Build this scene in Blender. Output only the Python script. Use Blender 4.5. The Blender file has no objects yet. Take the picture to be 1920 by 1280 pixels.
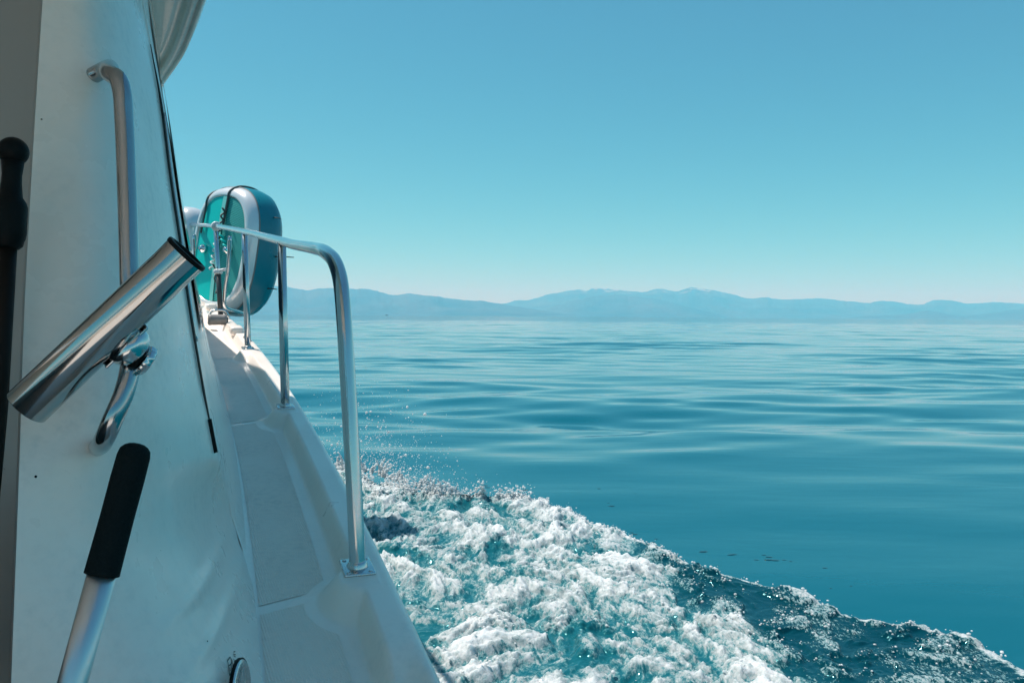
import bpy, bmesh, math, random
import numpy as np
from mathutils import Vector, Matrix, Euler

random.seed(7)
RNG = np.random.default_rng(11)
R = math.radians
scene = bpy.context.scene
col = scene.collection

# ------------------------------------------------------------------ camera
CAM_H = 1.6                       # metres above the water
F_PX = 1507.0                     # focal length in pixels of the 1920 px wide photograph
cam_data = bpy.data.cameras.new('camera')
cam_data.sensor_width = 36.0
cam_data.lens = 36.0 * F_PX / 1920.0
cam_data.clip_start = 0.05
cam_data.clip_end = 60000.0
cam = bpy.data.objects.new('camera', cam_data)
col.objects.link(cam)
CAM_ROT = Matrix.Rotation(R(90 - 1.82), 3, 'X') @ Matrix.Rotation(R(0.39), 3, 'Z')
cam.matrix_world = Matrix.Translation((0, 0, CAM_H)) @ CAM_ROT.to_4x4()
scene.camera = cam

# ------------------------------------------------------------------ sky, sun, exposure
SUN_EL, SUN_LEFT = 63.0, 70.0     # elevation; degrees to the left of the viewing direction
sun_dir = Vector((-math.sin(R(SUN_LEFT)) * math.cos(R(SUN_EL)),
                  math.cos(R(SUN_LEFT)) * math.cos(R(SUN_EL)), math.sin(R(SUN_EL))))
world = bpy.data.worlds.new('World')
scene.world = world
world.use_nodes = True
wn, wl = world.node_tree.nodes, world.node_tree.links
wn.clear()
w_out = wn.new('ShaderNodeOutputWorld')
w_bg = wn.new('ShaderNodeBackground')
w_sky = wn.new('ShaderNodeTexSky')
w_sky.sky_type = 'NISHITA'
w_sky.sun_disc = False
w_sky.sun_elevation = R(SUN_EL)
w_sky.sun_rotation = R(-SUN_LEFT)
w_sky.altitude = 1900
w_sky.air_density = 1.15
w_sky.dust_density = 0.6
w_sky.ozone_density = 1.6
# one colour grade for the whole sky: the photograph's air is cyan, with little red in it
w_sep = wn.new('ShaderNodeSeparateColor'); w_cmb = wn.new('ShaderNodeCombineColor')
wl.new(w_sky.outputs[0], w_sep.inputs[0])
for ch, (lift, gain, power) in enumerate(((0.34, 0.125, 1.66), (0.0, 0.95, 0.82), (0.0, 1.28, 0.62))):
    p_ = wn.new('ShaderNodeMath'); p_.operation = 'POWER'; p_.inputs[1].default_value = power
    g_ = wn.new('ShaderNodeMath'); g_.operation = 'MULTIPLY_ADD'; g_.inputs[1].default_value = gain; g_.inputs[2].default_value = lift
    wl.new(w_sep.outputs[ch], p_.inputs[0]); wl.new(p_.outputs[0], g_.inputs[0]); wl.new(g_.outputs[0], w_cmb.inputs[ch])
wl.new(w_cmb.outputs[0], w_bg.inputs[0])
w_bg.inputs[1].default_value = 0.105
wl.new(w_bg.outputs[0], w_out.inputs[0])

sun_data = bpy.data.lights.new('sun', 'SUN')
sun_data.energy = 3.7
sun_data.angle = R(0.6)
sun_data.color = (1.0, 0.965, 0.91)
sun = bpy.data.objects.new('sun', sun_data)
col.objects.link(sun)
sun.rotation_euler = sun_dir.to_track_quat('Z', 'Y').to_euler()
sun.location = (-6, 0, 12)

scene.view_settings.view_transform = 'Standard'
scene.view_settings.look = 'None'
scene.view_settings.exposure = 0.6
scene.view_settings.gamma = 1.0
scene.view_settings.use_curve_mapping = False
scene.render.engine = 'CYCLES'
scene.cycles.use_denoising = True
scene.cycles.max_bounces = 8
scene.cycles.volume_bounces = 2
scene.cycles.sample_clamp_indirect = 8.0

# ------------------------------------------------------------------ helpers
def P(px, py, d):
    """A point of the place: the sight line of pixel (px, py) of the photograph at d metres ahead."""
    ray = CAM_ROT @ Vector(((px - 960) / F_PX, -(py - 640) / F_PX, -1.0))
    ray = ray * (d / ray.y)
    return Vector((ray.x, ray.y, CAM_H + ray.z))

def PZ(px, py, z):
    """The same sight line where it meets height z."""
    ray = CAM_ROT @ Vector(((px - 960) / F_PX, -(py - 640) / F_PX, -1.0))
    k = (z - CAM_H) / ray.z
    return Vector((ray.x * k, ray.y * k, z))

_Rinv = np.array(CAM_ROT.transposed())
def project(pts):
    q = (np.asarray(pts) - np.array([0, 0, CAM_H])) @ _Rinv.T
    return 960 + F_PX * q[:, 0] / -q[:, 2], 640 - F_PX * q[:, 1] / -q[:, 2]

def tag(o, label=None, cat=None, group=None, kind=None):
    if label: o['label'] = label
    if cat: o['category'] = cat
    if group: o['group'] = group
    if kind: o['kind'] = kind
    return o

def empty(name, loc, label=None, cat=None, group=None):
    o = bpy.data.objects.new(name, None)
    o.location = loc
    o.empty_display_size = 0.1
    col.objects.link(o)
    return tag(o, label, cat, group)

def world_loc(o):
    return Vector((0, 0, 0)) if o.parent is not None else o.location.copy()

def link(name, me, mat, parent=None, smooth=True):
    """Link a mesh given in world coordinates; its origin moves to the parent."""
    o = bpy.data.objects.new(name, me)
    col.objects.link(o)
    if mat: me.materials.append(mat)
    if smooth:
        me.polygons.foreach_set('use_smooth', [True] * len(me.polygons))
    if parent is not None:
        o.parent = parent
        o.matrix_parent_inverse = Matrix.Translation(-world_loc(parent))
    return o

def mesh(name, verts, faces, mat, parent=None, smooth=True):
    me = bpy.data.meshes.new(name)
    me.from_pydata([tuple(v) for v in verts], [], faces)
    me.update()
    return link(name, me, mat, parent, smooth)

def grid_mesh(name, V, mat, parent=None, flip=False, smooth=True):
    """V: array (n, m, 3) -> quads."""
    n, m, _ = V.shape
    i, j = np.meshgrid(np.arange(n - 1), np.arange(m - 1), indexing='ij')
    a = (i * m + j).ravel(); b = ((i + 1) * m + j).ravel()
    c = ((i + 1) * m + j + 1).ravel(); d = (i * m + j + 1).ravel()
    quads = np.stack([a, b, c, d] if not flip else [a, d, c, b], 1).astype(np.int32)
    return fast_mesh(name, V.reshape(-1, 3), quads, mat, parent, smooth)

def fast_mesh(name, verts, polys, mat, parent=None, smooth=True):
    k = polys.shape[1]
    me = bpy.data.meshes.new(name)
    me.vertices.add(len(verts))
    me.vertices.foreach_set('co', np.asarray(verts, np.float32).ravel())
    me.loops.add(polys.size)
    me.loops.foreach_set('vertex_index', polys.ravel().astype(np.int32))
    me.polygons.add(len(polys))
    me.polygons.foreach_set('loop_start', np.arange(0, polys.size, k, dtype=np.int32))
    me.polygons.foreach_set('loop_total', np.full(len(polys), k, np.int32))
    if smooth:
        me.polygons.foreach_set('use_smooth', np.ones(len(polys), bool))
    me.update(calc_edges=True)
    me.validate()
    return link(name, me, mat, parent, False)

def bm_obj(name, bm, mat, parent=None, smooth=True):
    bmesh.ops.recalc_face_normals(bm, faces=bm.faces)
    me = bpy.data.meshes.new(name)
    bm.to_mesh(me); bm.free()
    return link(name, me, mat, parent, smooth)

def catmull(pts, n):
    """Resample a polyline of points (any dimension) smoothly to n points."""
    p = np.array([list(q) for q in pts], float)
    p = np.vstack([2 * p[0] - p[1], p, 2 * p[-1] - p[-2]])
    seg = np.sqrt(np.linalg.norm(np.diff(p, axis=0), axis=1)) + 1e-9
    t = np.concatenate([[0], np.cumsum(seg)])
    out = []
    for u in np.linspace(t[1], t[-2], n):
        i = min(max(np.searchsorted(t, u) - 1, 1), len(p) - 3)
        t0, t1, t2, t3 = t[i-1:i+3]; p0, p1, p2, p3 = p[i-1:i+3]
        A1 = (t1-u)/(t1-t0)*p0 + (u-t0)/(t1-t0)*p1
        A2 = (t2-u)/(t2-t1)*p1 + (u-t1)/(t2-t1)*p2
        A3 = (t3-u)/(t3-t2)*p2 + (u-t2)/(t3-t2)*p3
        B1 = (t2-u)/(t2-t0)*A1 + (u-t0)/(t2-t0)*A2
        B2 = (t3-u)/(t3-t1)*A2 + (u-t1)/(t3-t1)*A3
        out.append((t2-u)/(t2-t1)*B1 + (u-t1)/(t2-t1)*B2)
    return np.array(out)

def tube(name, pts, rad, mat, parent=None, seg=16, cap=True, closed=False):
    """Round bar along points; rad is a number or one per point."""
    pts = [Vector(p) for p in pts]
    n = len(pts)
    rads = [rad] * n if not hasattr(rad, '__len__') else list(rad)
    V, F = [], []
    prev = None
    for i, p in enumerate(pts):
        a = pts[(i - 1) % n] if (closed or i > 0) else p
        b = pts[(i + 1) % n] if (closed or i < n - 1) else p
        t = (b - a).normalized()
        if prev is None:
            u = t.orthogonal().normalized()
        else:
            u = (prev - t * prev.dot(t)).normalized()
        prev = u
        w = t.cross(u)
        for k in range(seg):
            an = 2 * math.pi * k / seg
            V.append(p + (u * math.cos(an) + w * math.sin(an)) * rads[i])
    m = n if closed else n - 1
    for i in range(m):
        for k in range(seg):
            a = i * seg + k; b = i * seg + (k + 1) % seg
            c = ((i + 1) % n) * seg + (k + 1) % seg; d = ((i + 1) % n) * seg + k
            F.append((a, b, c, d))
    if cap and not closed:
        F.append(tuple(reversed(range(seg))))
        F.append(tuple((n - 1) * seg + k for k in range(seg)))
    o = mesh(name, V, F, mat, parent)
    return o

def lathe(name, base, axis, prof, mat, parent=None, seg=32):
    """Profile [(distance along axis, radius)] turned round an axis."""
    axis = Vector(axis).normalized()
    u = axis.orthogonal().normalized(); w = axis.cross(u)
    V, F = [], []
    base = Vector(base)
    for (h, r) in prof:
        for k in range(seg):
            an = 2 * math.pi * k / seg
            V.append(base + axis * h + (u * math.cos(an) + w * math.sin(an)) * r)
    for i in range(len(prof) - 1):
        for k in range(seg):
            F.append((i*seg+k, i*seg+(k+1) % seg, (i+1)*seg+(k+1) % seg, (i+1)*seg+k))
    F.append(tuple(reversed(range(seg))))
    F.append(tuple((len(prof)-1)*seg+k for k in range(seg)))
    o = mesh(name, V, F, mat, parent)
    return o

def rounded_box(name, center, ax, ay, az, sx, sy, sz, bev, mat, parent=None, seg=3):
    bm = bmesh.new()
    bmesh.ops.create_cube(bm, size=1.0)
    for v in bm.verts:
        v.co = Vector((v.co.x * sx, v.co.y * sy, v.co.z * sz))
    bmesh.ops.bevel(bm, geom=bm.edges[:], offset=bev, segments=seg, affect='EDGES', profile=0.5)
    M = Matrix((Vector(ax).normalized(), Vector(ay).normalized(), Vector(az).normalized())).transposed().to_4x4()
    M.translation = center
    bm.transform(M)
    return bm_obj(name, bm, mat, parent)

def sharp(o, deg=35):
    """Shade by angle with a modifier-free edge mark."""
    me = o.data
    bm = bmesh.new(); bm.from_mesh(me)
    for e in bm.edges:
        if len(e.link_faces) == 2 and e.calc_face_angle(0) > R(deg):
            e.smooth = False
    bm.to_mesh(me); bm.free()
    return o

# gradient noise for the water and the foam
_perm = np.random.default_rng(3).permutation(4096)
_ang = np.random.default_rng(4).random(4096) * 2 * np.pi
_gx, _gy = np.cos(_ang), np.sin(_ang)
def noise2(x, y):
    xi = np.floor(x).astype(int); yi = np.floor(y).astype(int)
    xf = x - xi; yf = y - yi
    u = xf**3 * (xf * (xf * 6 - 15) + 10); v = yf**3 * (yf * (yf * 6 - 15) + 10)
    def g(ix, iy, dx, dy):
        h = _perm[(_perm[ix & 4095] + iy) & 4095]
        return _gx[h] * dx + _gy[h] * dy
    a = g(xi, yi, xf, yf); b = g(xi + 1, yi, xf - 1, yf)
    c = g(xi, yi + 1, xf, yf - 1); d = g(xi + 1, yi + 1, xf - 1, yf - 1)
    return ((a * (1 - u) + b * u) * (1 - v) + (c * (1 - u) + d * u) * v) * 1.5
def fbm(x, y, oct=4, gain=0.5):
    s = 0; a = 1.0
    for k in range(oct):
        s = s + a * noise2(x + 17.3 * k, y - 9.1 * k); x = x * 2.03; y = y * 2.03; a *= gain
    return s
def billow(x, y, oct=4, gain=0.5):
    s = 0; a = 1.0
    for k in range(oct):
        s = s + a * np.abs(noise2(x + 17.3 * k, y - 9.1 * k)); x = x * 2.03; y = y * 2.03; a *= gain
    return s
def sstep(a, b, x):
    t = np.clip((x - a) / (b - a), 0, 1)
    return t * t * (3 - 2 * t)

# ------------------------------------------------------------------ materials
class NT:
    def __init__(s, name):
        s.m = bpy.data.materials.new(name); s.m.use_nodes = True
        s.n, s.l = s.m.node_tree.nodes, s.m.node_tree.links
        s.b = s.n['Principled BSDF']; s.out = s.n['Material Output']
    def new(s, t, **kw):
        q = s.n.new(t)
        for k, v in kw.items(): setattr(q, k, v)
        return q
    def put(s, sock, v):
        if isinstance(v, bpy.types.NodeSocket): s.l.new(v, sock)
        else: sock.default_value = v
    def set(s, **kw):
        for k, v in kw.items():
            s.put(s.b.inputs[k.replace('_', ' ')], v if not (isinstance(v, tuple) and len(v) == 3) else (*v, 1))
    def coord(s, scale=(1, 1, 1), which='Object', rot=(0, 0, 0)):
        t = s.new('ShaderNodeTexCoord'); mp = s.new('ShaderNodeMapping')
        mp.inputs['Scale'].default_value = scale; mp.inputs['Rotation'].default_value = rot
        s.l.new(t.outputs[which], mp.inputs[0]); return mp.outputs[0]
    def noise(s, vec, scale, detail=4, rough=0.5, dist=0.0):
        q = s.new('ShaderNodeTexNoise'); s.l.new(vec, q.inputs['Vector'])
        q.inputs['Scale'].default_value = scale; q.inputs['Detail'].default_value = detail
        q.inputs['Roughness'].default_value = rough; q.inputs['Distortion'].default_value = dist
        return q.outputs['Fac']
    def ramp(s, fac, stops):
        q = s.new('ShaderNodeValToRGB'); s.put(q.inputs[0], fac)
        e = q.color_ramp.elements
        while len(e) < len(stops): e.new(0.5)
        for el, (p, c) in zip(e, stops):
            el.position = p; el.color = c if len(c) == 4 else (*c, 1)
        return q.outputs[0]
    def rng(s, v, a, b, c, d):
        q = s.new('ShaderNodeMapRange'); s.put(q.inputs[0], v)
        for i, x in enumerate((a, b, c, d)): s.put(q.inputs[i + 1], x)
        return q.outputs[0]
    def math(s, op, a, b=0.0):
        q = s.new('ShaderNodeMath', operation=op); s.put(q.inputs[0], a); s.put(q.inputs[1], b)
        return q.outputs[0]
    def mix(s, f, a, b, blend='MIX'):
        q = s.new('ShaderNodeMix', data_type='RGBA', blend_type=blend)
        s.put(q.inputs[0], f)
        s.put(q.inputs[6], a if not isinstance(a, tuple) else (*a, 1))
        s.put(q.inputs[7], b if not isinstance(b, tuple) else (*b, 1))
        return q.outputs[2]
    def bump(s, h, strength, dist, normal=None):
        q = s.new('ShaderNodeBump'); q.inputs['Strength'].default_value = strength
        q.inputs['Distance'].default_value = dist; s.l.new(h, q.inputs['Height'])
        if normal: s.l.new(normal, q.inputs['Normal'])
        return q.outputs[0]

def m_gelcoat(name, colr=(0.90, 0.80, 0.715), rough=0.28, grime=0.5, nonskid=False):
    t = NT(name); v = t.coord()
    big = t.noise(v, 5.0, 5, 0.6); fine = t.noise(v, 60.0, 5, 0.65)
    spots = t.noise(v, 95.0, 2, 0.5)
    d = t.ramp(big, [(0.40, (0, 0, 0)), (0.72, (1, 1, 1))])
    d2 = t.ramp(fine, [(0.45, (0, 0, 0)), (0.8, (1, 1, 1))])
    f = t.math('MULTIPLY', t.math('MULTIPLY', d, d2), grime)
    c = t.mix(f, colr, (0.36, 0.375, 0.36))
    sp = t.ramp(spots, [(0.815, (0, 0, 0)), (0.83, (1, 1, 1))])
    c = t.mix(t.math('MULTIPLY', sp, 0.75), c, (0.06, 0.055, 0.05))
    t.set(Base_Color=c, Roughness=t.rng(big, 0.3, 0.7, rough * 0.8, rough * 1.45))
    t.b.inputs['IOR'].default_value = 1.48
    t.b.inputs['Coat Weight'].default_value = 0.0 if nonskid else 0.25
    t.b.inputs['Coat Roughness'].default_value = 0.12
    if nonskid:
        # fine moulded diamond tread
        w1 = t.new('ShaderNodeTexWave', wave_type='BANDS'); w1.inputs['Scale'].default_value = 68.0
        w2 = t.new('ShaderNodeTexWave', wave_type='BANDS'); w2.inputs['Scale'].default_value = 68.0
        for w, a in ((w1, 65), (w2, -25)):
            t.l.new(t.coord(rot=(0, 0, R(a))), w.inputs['Vector'])
            w.inputs['Distortion'].default_value = 0.6; w.inputs['Detail'].default_value = 1
            w.inputs['Detail Scale'].default_value = 3
        h = t.math('MULTIPLY', w1.outputs['Fac'], w2.outputs['Fac'])
        t.set(Normal=t.bump(h, 0.75, 0.0016))
    else:
        t.set(Normal=t.bump(t.noise(v, 9.0, 2, 0.5), 0.05, 0.01))
    return t.m

def m_metal(name, colr=(0.60, 0.61, 0.61), rough=0.13, streak=None):
    t = NT(name); v = t.coord()
    n = t.noise(v, 9.0, 4, 0.6); n2 = t.noise(v, 35.0, 3, 0.6)
    t.set(Base_Color=t.mix(t.rng(n, 0.45, 0.8, 0.0, 0.16), colr, tuple(x * 0.55 for x in colr)),
          Metallic=1.0, Roughness=t.rng(n2, 0.3, 0.75, rough * 0.8, rough * 1.35),
          Normal=t.bump(n2, 0.01, 0.0005))
    return t.m

def m_plain(name, colr, rough=0.5, bump=0.0, scale=60, var=0.2, metallic=0.0, spec=0.5):
    t = NT(name); v = t.coord(); n = t.noise(v, scale, 4, 0.6)
    t.b.inputs['Specular IOR Level'].default_value = spec
    t.set(Base_Color=t.mix(n, tuple(x * (1 + var) for x in colr), tuple(x * (1 - var) for x in colr)),
          Roughness=t.rng(n, 0.3, 0.7, rough * 0.85, min(1, rough * 1.15)), Metallic=metallic)
    if bump: t.set(Normal=t.bump(n, bump, 0.002))
    return t.m

GEL = m_gelcoat('gelcoat')
GEL_DECK = m_gelcoat('gelcoat_deck', (0.90, 0.80, 0.715), 0.33, 0.35)
NONSKID = m_gelcoat('gelcoat_nonskid', (0.90, 0.785, 0.69), 0.55, 0.55, True)
GEL_SHADE = m_gelcoat('gelcoat_shade', (0.36, 0.365, 0.35), 0.45, 0.4)  # gelcoat with the bulkhead's shade darkened into its colour
STEEL = m_metal('polished_steel')
STEEL_B = m_metal('brushed_steel', (0.60, 0.61, 0.61), 0.24)
ALU = m_metal('aluminium_tube', (0.62, 0.64, 0.65), 0.36)
CHROME = m_metal('bright_chrome', (0.78, 0.79, 0.80), 0.06)
RUBBER = m_plain('black_rubber', (0.005, 0.006, 0.006), 0.5, 0.2, 300, spec=0.12)
GRIPM = m_plain('grip_foam', (0.004, 0.009, 0.010), 0.8, 0.25, 500, spec=0.12)
POLEM = m_plain('dark_pole', (0.012, 0.008, 0.006), 0.5, 0.1, 40, spec=0.15)
TRIM = m_plain('trim_black', (0.012, 0.014, 0.014), 0.3)
GLASS = m_plain('tinted_glass', (0.012, 0.016, 0.017), 0.05, 0, 10, 0.1)
GREYPL = m_plain('grey_plastic', (0.22, 0.21, 0.20), 0.5, 0.2)
INK = m_plain('decal_ink', (0.035, 0.04, 0.042), 0.5)


# ------------------------------------------------------------------ lake
def m_water():
    t = NT('lake_water')
    v = t.coord(which='Object')
    # fine ripples the mesh is too coarse for, stretched across the wind
    a = t.noise(t.coord((0.55, 1.6, 1), rot=(0, 0, R(8))), 1.7, 4, 0.55, 0.3)
    b = t.noise(t.coord((0.10, 0.35, 1), rot=(0, 0, R(-6))), 1.0, 5, 0.6, 0.2)
    n1 = t.bump(b, 0.055, 0.30)
    n2 = t.bump(a, 0.035, 0.10, n1)
    patch = t.noise(t.coord((0.02, 0.05, 1)), 1.0, 3, 0.5)
    c = t.mix(t.rng(patch, 0.3, 0.7, 0, 1), (0.0003, 0.090, 0.128), (0.0003, 0.108, 0.144))
    t.set(Base_Color=c, Roughness=0.06, Normal=n2)
    t.b.inputs['IOR'].default_value = 1.333
    t.b.inputs['Specular Tint'].default_value = (0.05, 0.86, 1.0, 1)
    return t.m

def wave_height(x, y, dr):
    rng = np.random.default_rng(21)
    z = np.zeros_like(x)
    for k in range(46):
        lam = 0.7 * (9.0 / 0.7) ** (rng.random())
        ang = R(90 + rng.normal(0, 24))
        kk = 2 * np.pi / lam
        slope = 0.0105 * (0.55 + 0.9 * rng.random()) * (1.15 if 0.9 < lam < 4 else 0.75)
        ph = rng.random() * 6.283
        fade = np.clip((lam / dr - 2.0) / 2.0, 0, 1)
        # slow warping keeps crests from being endless straight lines
        z += fade * slope / kk * np.sin(kk * (x * math.cos(ang) + y * math.sin(ang)) + ph
              + 1.6 * noise2(x / (lam * 4.5) + k, y / (lam * 3.0) - k))
    gust = 0.55 + 0.75 * sstep(-0.4, 0.5, fbm(x / 14 + 5, y / 9, 2))
    near = 0.58 + 0.42 * sstep(5, 13, np.hypot(x, y)) - 0.28 * sstep(25, 70, np.hypot(x, y))
    return z * gust * near

def build_water():
    fr = np.arange(-46, 46.01, 0.19)
    ba = np.arange(50, 311, 5.0)
    ang = np.radians(np.concatenate([fr, ba]))
    r = [1.0]
    while r[-1] < 260: r.append(r[-1] * 1.0068)
    while r[-1] < 20500: r.append(r[-1] * 1.07)
    r = np.array(r)
    A, RR = np.meshgrid(np.append(ang, ang[0] + 2 * np.pi), r)
    x = RR * np.sin(A); y = RR * np.cos(A)
    dr = np.maximum(RR * 0.0068, RR * 0.0033)
    z = np.where(RR < 400, wave_height(x, y, dr) * (1 - sstep(200, 390, RR)), 0.0)
    o = grid_mesh('lake_water', np.stack([x, y, z], 2), m_water(), flip=True)
    tag(o, kind='structure')
    return o
build_water()

# ------------------------------------------------------------------ far mountains
def m_mountain():
    t = NT('forested_mountain'); v = t.coord()
    n = t.noise(v, 0.0011, 6, 0.6); n2 = t.noise(v, 0.006, 5, 0.6)
    z = t.new('ShaderNodeSeparateXYZ'); t.l.new(v, z.inputs[0])
    c = t.mix(t.rng(n, 0.35, 0.65, 0, 1), (0.028, 0.05, 0.042), (0.07, 0.08, 0.062))
    snow = t.math('MULTIPLY', t.rng(z.outputs[2], 430, 640, 0, 1), t.rng(n2, 0.52, 0.6, 0, 1))
    t.set(Base_Color=t.mix(t.math('MULTIPLY', snow, 0.7), c, (0.7, 0.7, 0.7)), Roughness=0.9)
    return t.m
MOUNT = m_mountain()

def ridge(name, dist, depth, crest, seed):
    """A range whose skyline passes through the crest points (pixel column, pixel row)."""
    px = np.arange(crest[0][0], crest[-1][0] + 0.1, 3.0)
    cp = catmull(crest, 900)
    py = np.interp(px, cp[:, 0], cp[:, 1])
    rng = np.random.default_rng(seed)
    py = py + 1.3 * fbm(px / 26.0 + seed, px * 0 + seed, 4) + 0.5 * fbm(px / 5.0 + seed, px * 0 + 3.1, 2)
    top = np.array([P(a, b, dist) for a, b in zip(px, py)])
    hz = np.maximum(top[:, 2], 2.0)
    f = np.linspace(-1, 1, 41)
    V = np.zeros((len(px), len(f), 3))
    for j, q in enumerate(f):
        w = (1 - abs(q)) ** 0.85
        sc = 1 + q * depth / dist
        V[:, j, 0] = top[:, 0] * sc; V[:, j, 1] = top[:, 1] * sc
        gully = 1 + 0.6 * (1 - w) * fbm(top[:, 0] / 900 + seed, V[:, j, 1] / 900, 4) * (abs(q) > 0.01)
        V[:, j, 2] = hz * np.minimum(w * gully, 0.985 if abs(q) > 0.01 else 1.0) - (4.0 if abs(q) > 0.97 else 0)
    o = grid_mesh(name, V, MOUNT, flip=True)
    tag(o, kind='structure')
    return o

ridge('mountain_ridge', 16500, 2300, [(820, 592), (860, 585), (905, 575), (950, 568), (969, 563), (987, 563), (1032, 551), (1085, 543), (1100, 545),
      (1115, 540), (1152, 542), (1194, 547), (1212, 546), (1237, 541), (1267, 546), (1297, 539), (1324, 542), (1361, 549), (1376, 552),
      (1410, 560), (1436, 557), (1462, 561), (1519, 560), (1537, 559), (1594, 565), (1631, 567), (1654, 564), (1680, 566), (1725, 571),
      (1751, 563), (1789, 564), (1819, 569), (1871, 566), (1920, 569), (2000, 566), (2120, 575), (2250, 590)], 5)
ridge('mountain_ridge', 12300, 1700, [(-160, 520), (60, 525), (200, 515), (330, 520), (440, 530), (537, 538), (579, 544), (594, 541), (650, 541), (695, 543), (732, 552),
      (770, 551), (830, 557), (875, 563), (905, 564), (935, 569), (985, 577), (1040, 585), (1090, 592), (1110, 597)], 8)
ridge('mountain_ridge', 13800, 1500, [(960, 596), (985, 588), (1040, 574), (1090, 560), (1130, 553), (1180, 555), (1230, 560), (1270, 570), (1310, 580), (1345, 588), (1380, 597)], 9)
ridge('mountain_ridge', 12600, 1300, [(1560, 600), (1630, 592), (1700, 589), (1735, 582), (1755, 583), (1790, 590), (1850, 588), (1900, 580), (1960, 570), (2100, 560), (2260, 575), (2330, 600)], 12)

# air over the lake
def build_haze():
    bm = bmesh.new(); bmesh.ops.create_cube(bm, size=1.0)
    for q in bm.verts:
        q.co = Vector((q.co.x * 46000, q.co.y * 46000, (q.co.z + 0.5) * 700.0 - 1.5))
    t = NT('lake_haze'); t.n.remove(t.b)
    pv = t.new('ShaderNodeVolumePrincipled')
    pv.inputs['Color'].default_value = (0.13, 0.68, 1.0, 1)
    pv.inputs['Absorption Color'].default_value = (1, 1, 1, 1)   # clear air: it scatters, it does not absorb
    pv.inputs['Density'].default_value = 1.15e-4
    pv.inputs['Anisotropy'].default_value = 0.0
    t.l.new(pv.outputs[0], t.out.inputs['Volume'])
    o = bm_obj('haze', bm, t.m, smooth=False)
    tag(o, 'pale blue haze lying over the lake and mountains', 'haze', kind='stuff')
build_haze()

# ================================================================== the motor yacht
ST = [  # stanchions: pixel of the foot, pixel of the head, metres ahead
    ((670, 1066), None, 1.55),
    ((535, 771), (528, 452), 2.87),
    ((465, 655), (458, 434), 4.10),
    ((414, 594), (404, 424), 5.30),
    ((367, 557), (352, 421), 6.75)]
FEET = [P(a[0], a[1], d) for a, b, d in ST]
# plan of the outer deck edge and sheer line
_y = np.array([-1.2, 0.0, 0.8, 1.16, 1.448, 1.79, 2.21, 2.73, 4.1, 5.3, 6.75, 7.7, 8.5])
_x = np.array([0.72, 0.31, 0.03, -0.10, -0.202, -0.32, -0.47, -0.685, -1.27, -1.85, -2.64, -3.28, -3.98])
EX = np.polynomial.Polynomial.fit(_y, _x, 5)
_fy = np.array([-1.2, 0.2] + [f.y for f in FEET] + [8.5])
_fz = np.array([FEET[0].z - 0.30, FEET[0].z - 0.147] + [f.z for f in FEET] + [FEET[4].z + 0.19])
EZ = np.polynomial.Polynomial.fit(_fy, _fz, 3)
EXd = EX.deriv()

def deck_pt(y, t, h=0.0):
    """t metres inboard of the deck edge at station y, h above the sheer line (arrays allowed)."""
    y = np.asarray(y, float); t = np.asarray(t, float)
    s = EXd(y); L = np.sqrt(1 + s * s)
    return np.stack([EX(y) - t / L, y + t * s / L, EZ(y) + h + 0 * t], -1)

def axes_at(y):
    fwd = Vector((float(EXd(y)), 1.0, float(EZ.deriv()(y)))).normalized()
    inb = Vector((-1.0, float(EXd(y)), 0)).normalized()
    up = fwd.cross(inb); up = up if up.z > 0 else -up
    return fwd, inb, up.normalized()

yacht = empty('motor_yacht', (-1.6, 2.5, 0.0),
              'white motor yacht seen along its starboard side deck towards the bow', 'yacht')

CREASE = 0.275
def side_height(y, t):
    """Moulded deck section: cap, inner slope, gutter, walkway, with a raised pad at every stanchion."""
    cap_in = 0.060
    h = -0.050 * sstep(cap_in, cap_in + 0.030, t)
    h = h - 0.020 * (1 - np.sqrt(np.clip(1 - ((0.022 - np.clip(t, 0, 0.022)) / 0.022) ** 2, 0, 1)))
    # cap falls away aft of the first pad
    aft = sstep(1.30, 1.16, y + 0.15 * np.clip(t - 0.03, 0, 1)) * sstep(-0.01, 0.06, t - 0.020 * sstep(1.2, 1.0, y))
    h = h + (-0.050 - h) * aft * 0.85 * (t < CREASE)
    for f in FEET:
        tc = 0.058
        ds = (y - f.y) * 1.07 + 0.015
        r = np.sqrt((ds / 1.25) ** 2 + (np.maximum(t - tc, 0)) ** 2)
        pad = 1 - sstep(0.040, 0.088, r)
        pad2 = 1 - sstep(0.055, 0.125, r)
        h = np.maximum(h, -0.050 + 0.051 * pad + 0.008 * pad2 * (1 - pad)) * (t > 0.03) + h * (t <= 0.03)
    # cove where the walkway meets the cabin
    h = h + 0.018 * sstep(CREASE - 0.03, CREASE + 0.01, t)
    return h

ys = np.concatenate([np.arange(-1.2, 0.6, 0.03), np.arange(0.6, 7.2, 0.008), np.arange(7.2, 8.5, 0.03)])
ts = np.concatenate([np.linspace(0, 0.024, 9)[:-1], np.linspace(0.024, 0.18, 45)[:-1], np.linspace(0.18, CREASE + 0.03, 22), [0.36]])
Y, T = np.meshgrid(ys, ts, indexing='ij')
grid_mesh('side_deck', deck_pt(Y, T, side_height(Y, T)), GEL_DECK, yacht, flip=True)

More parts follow.
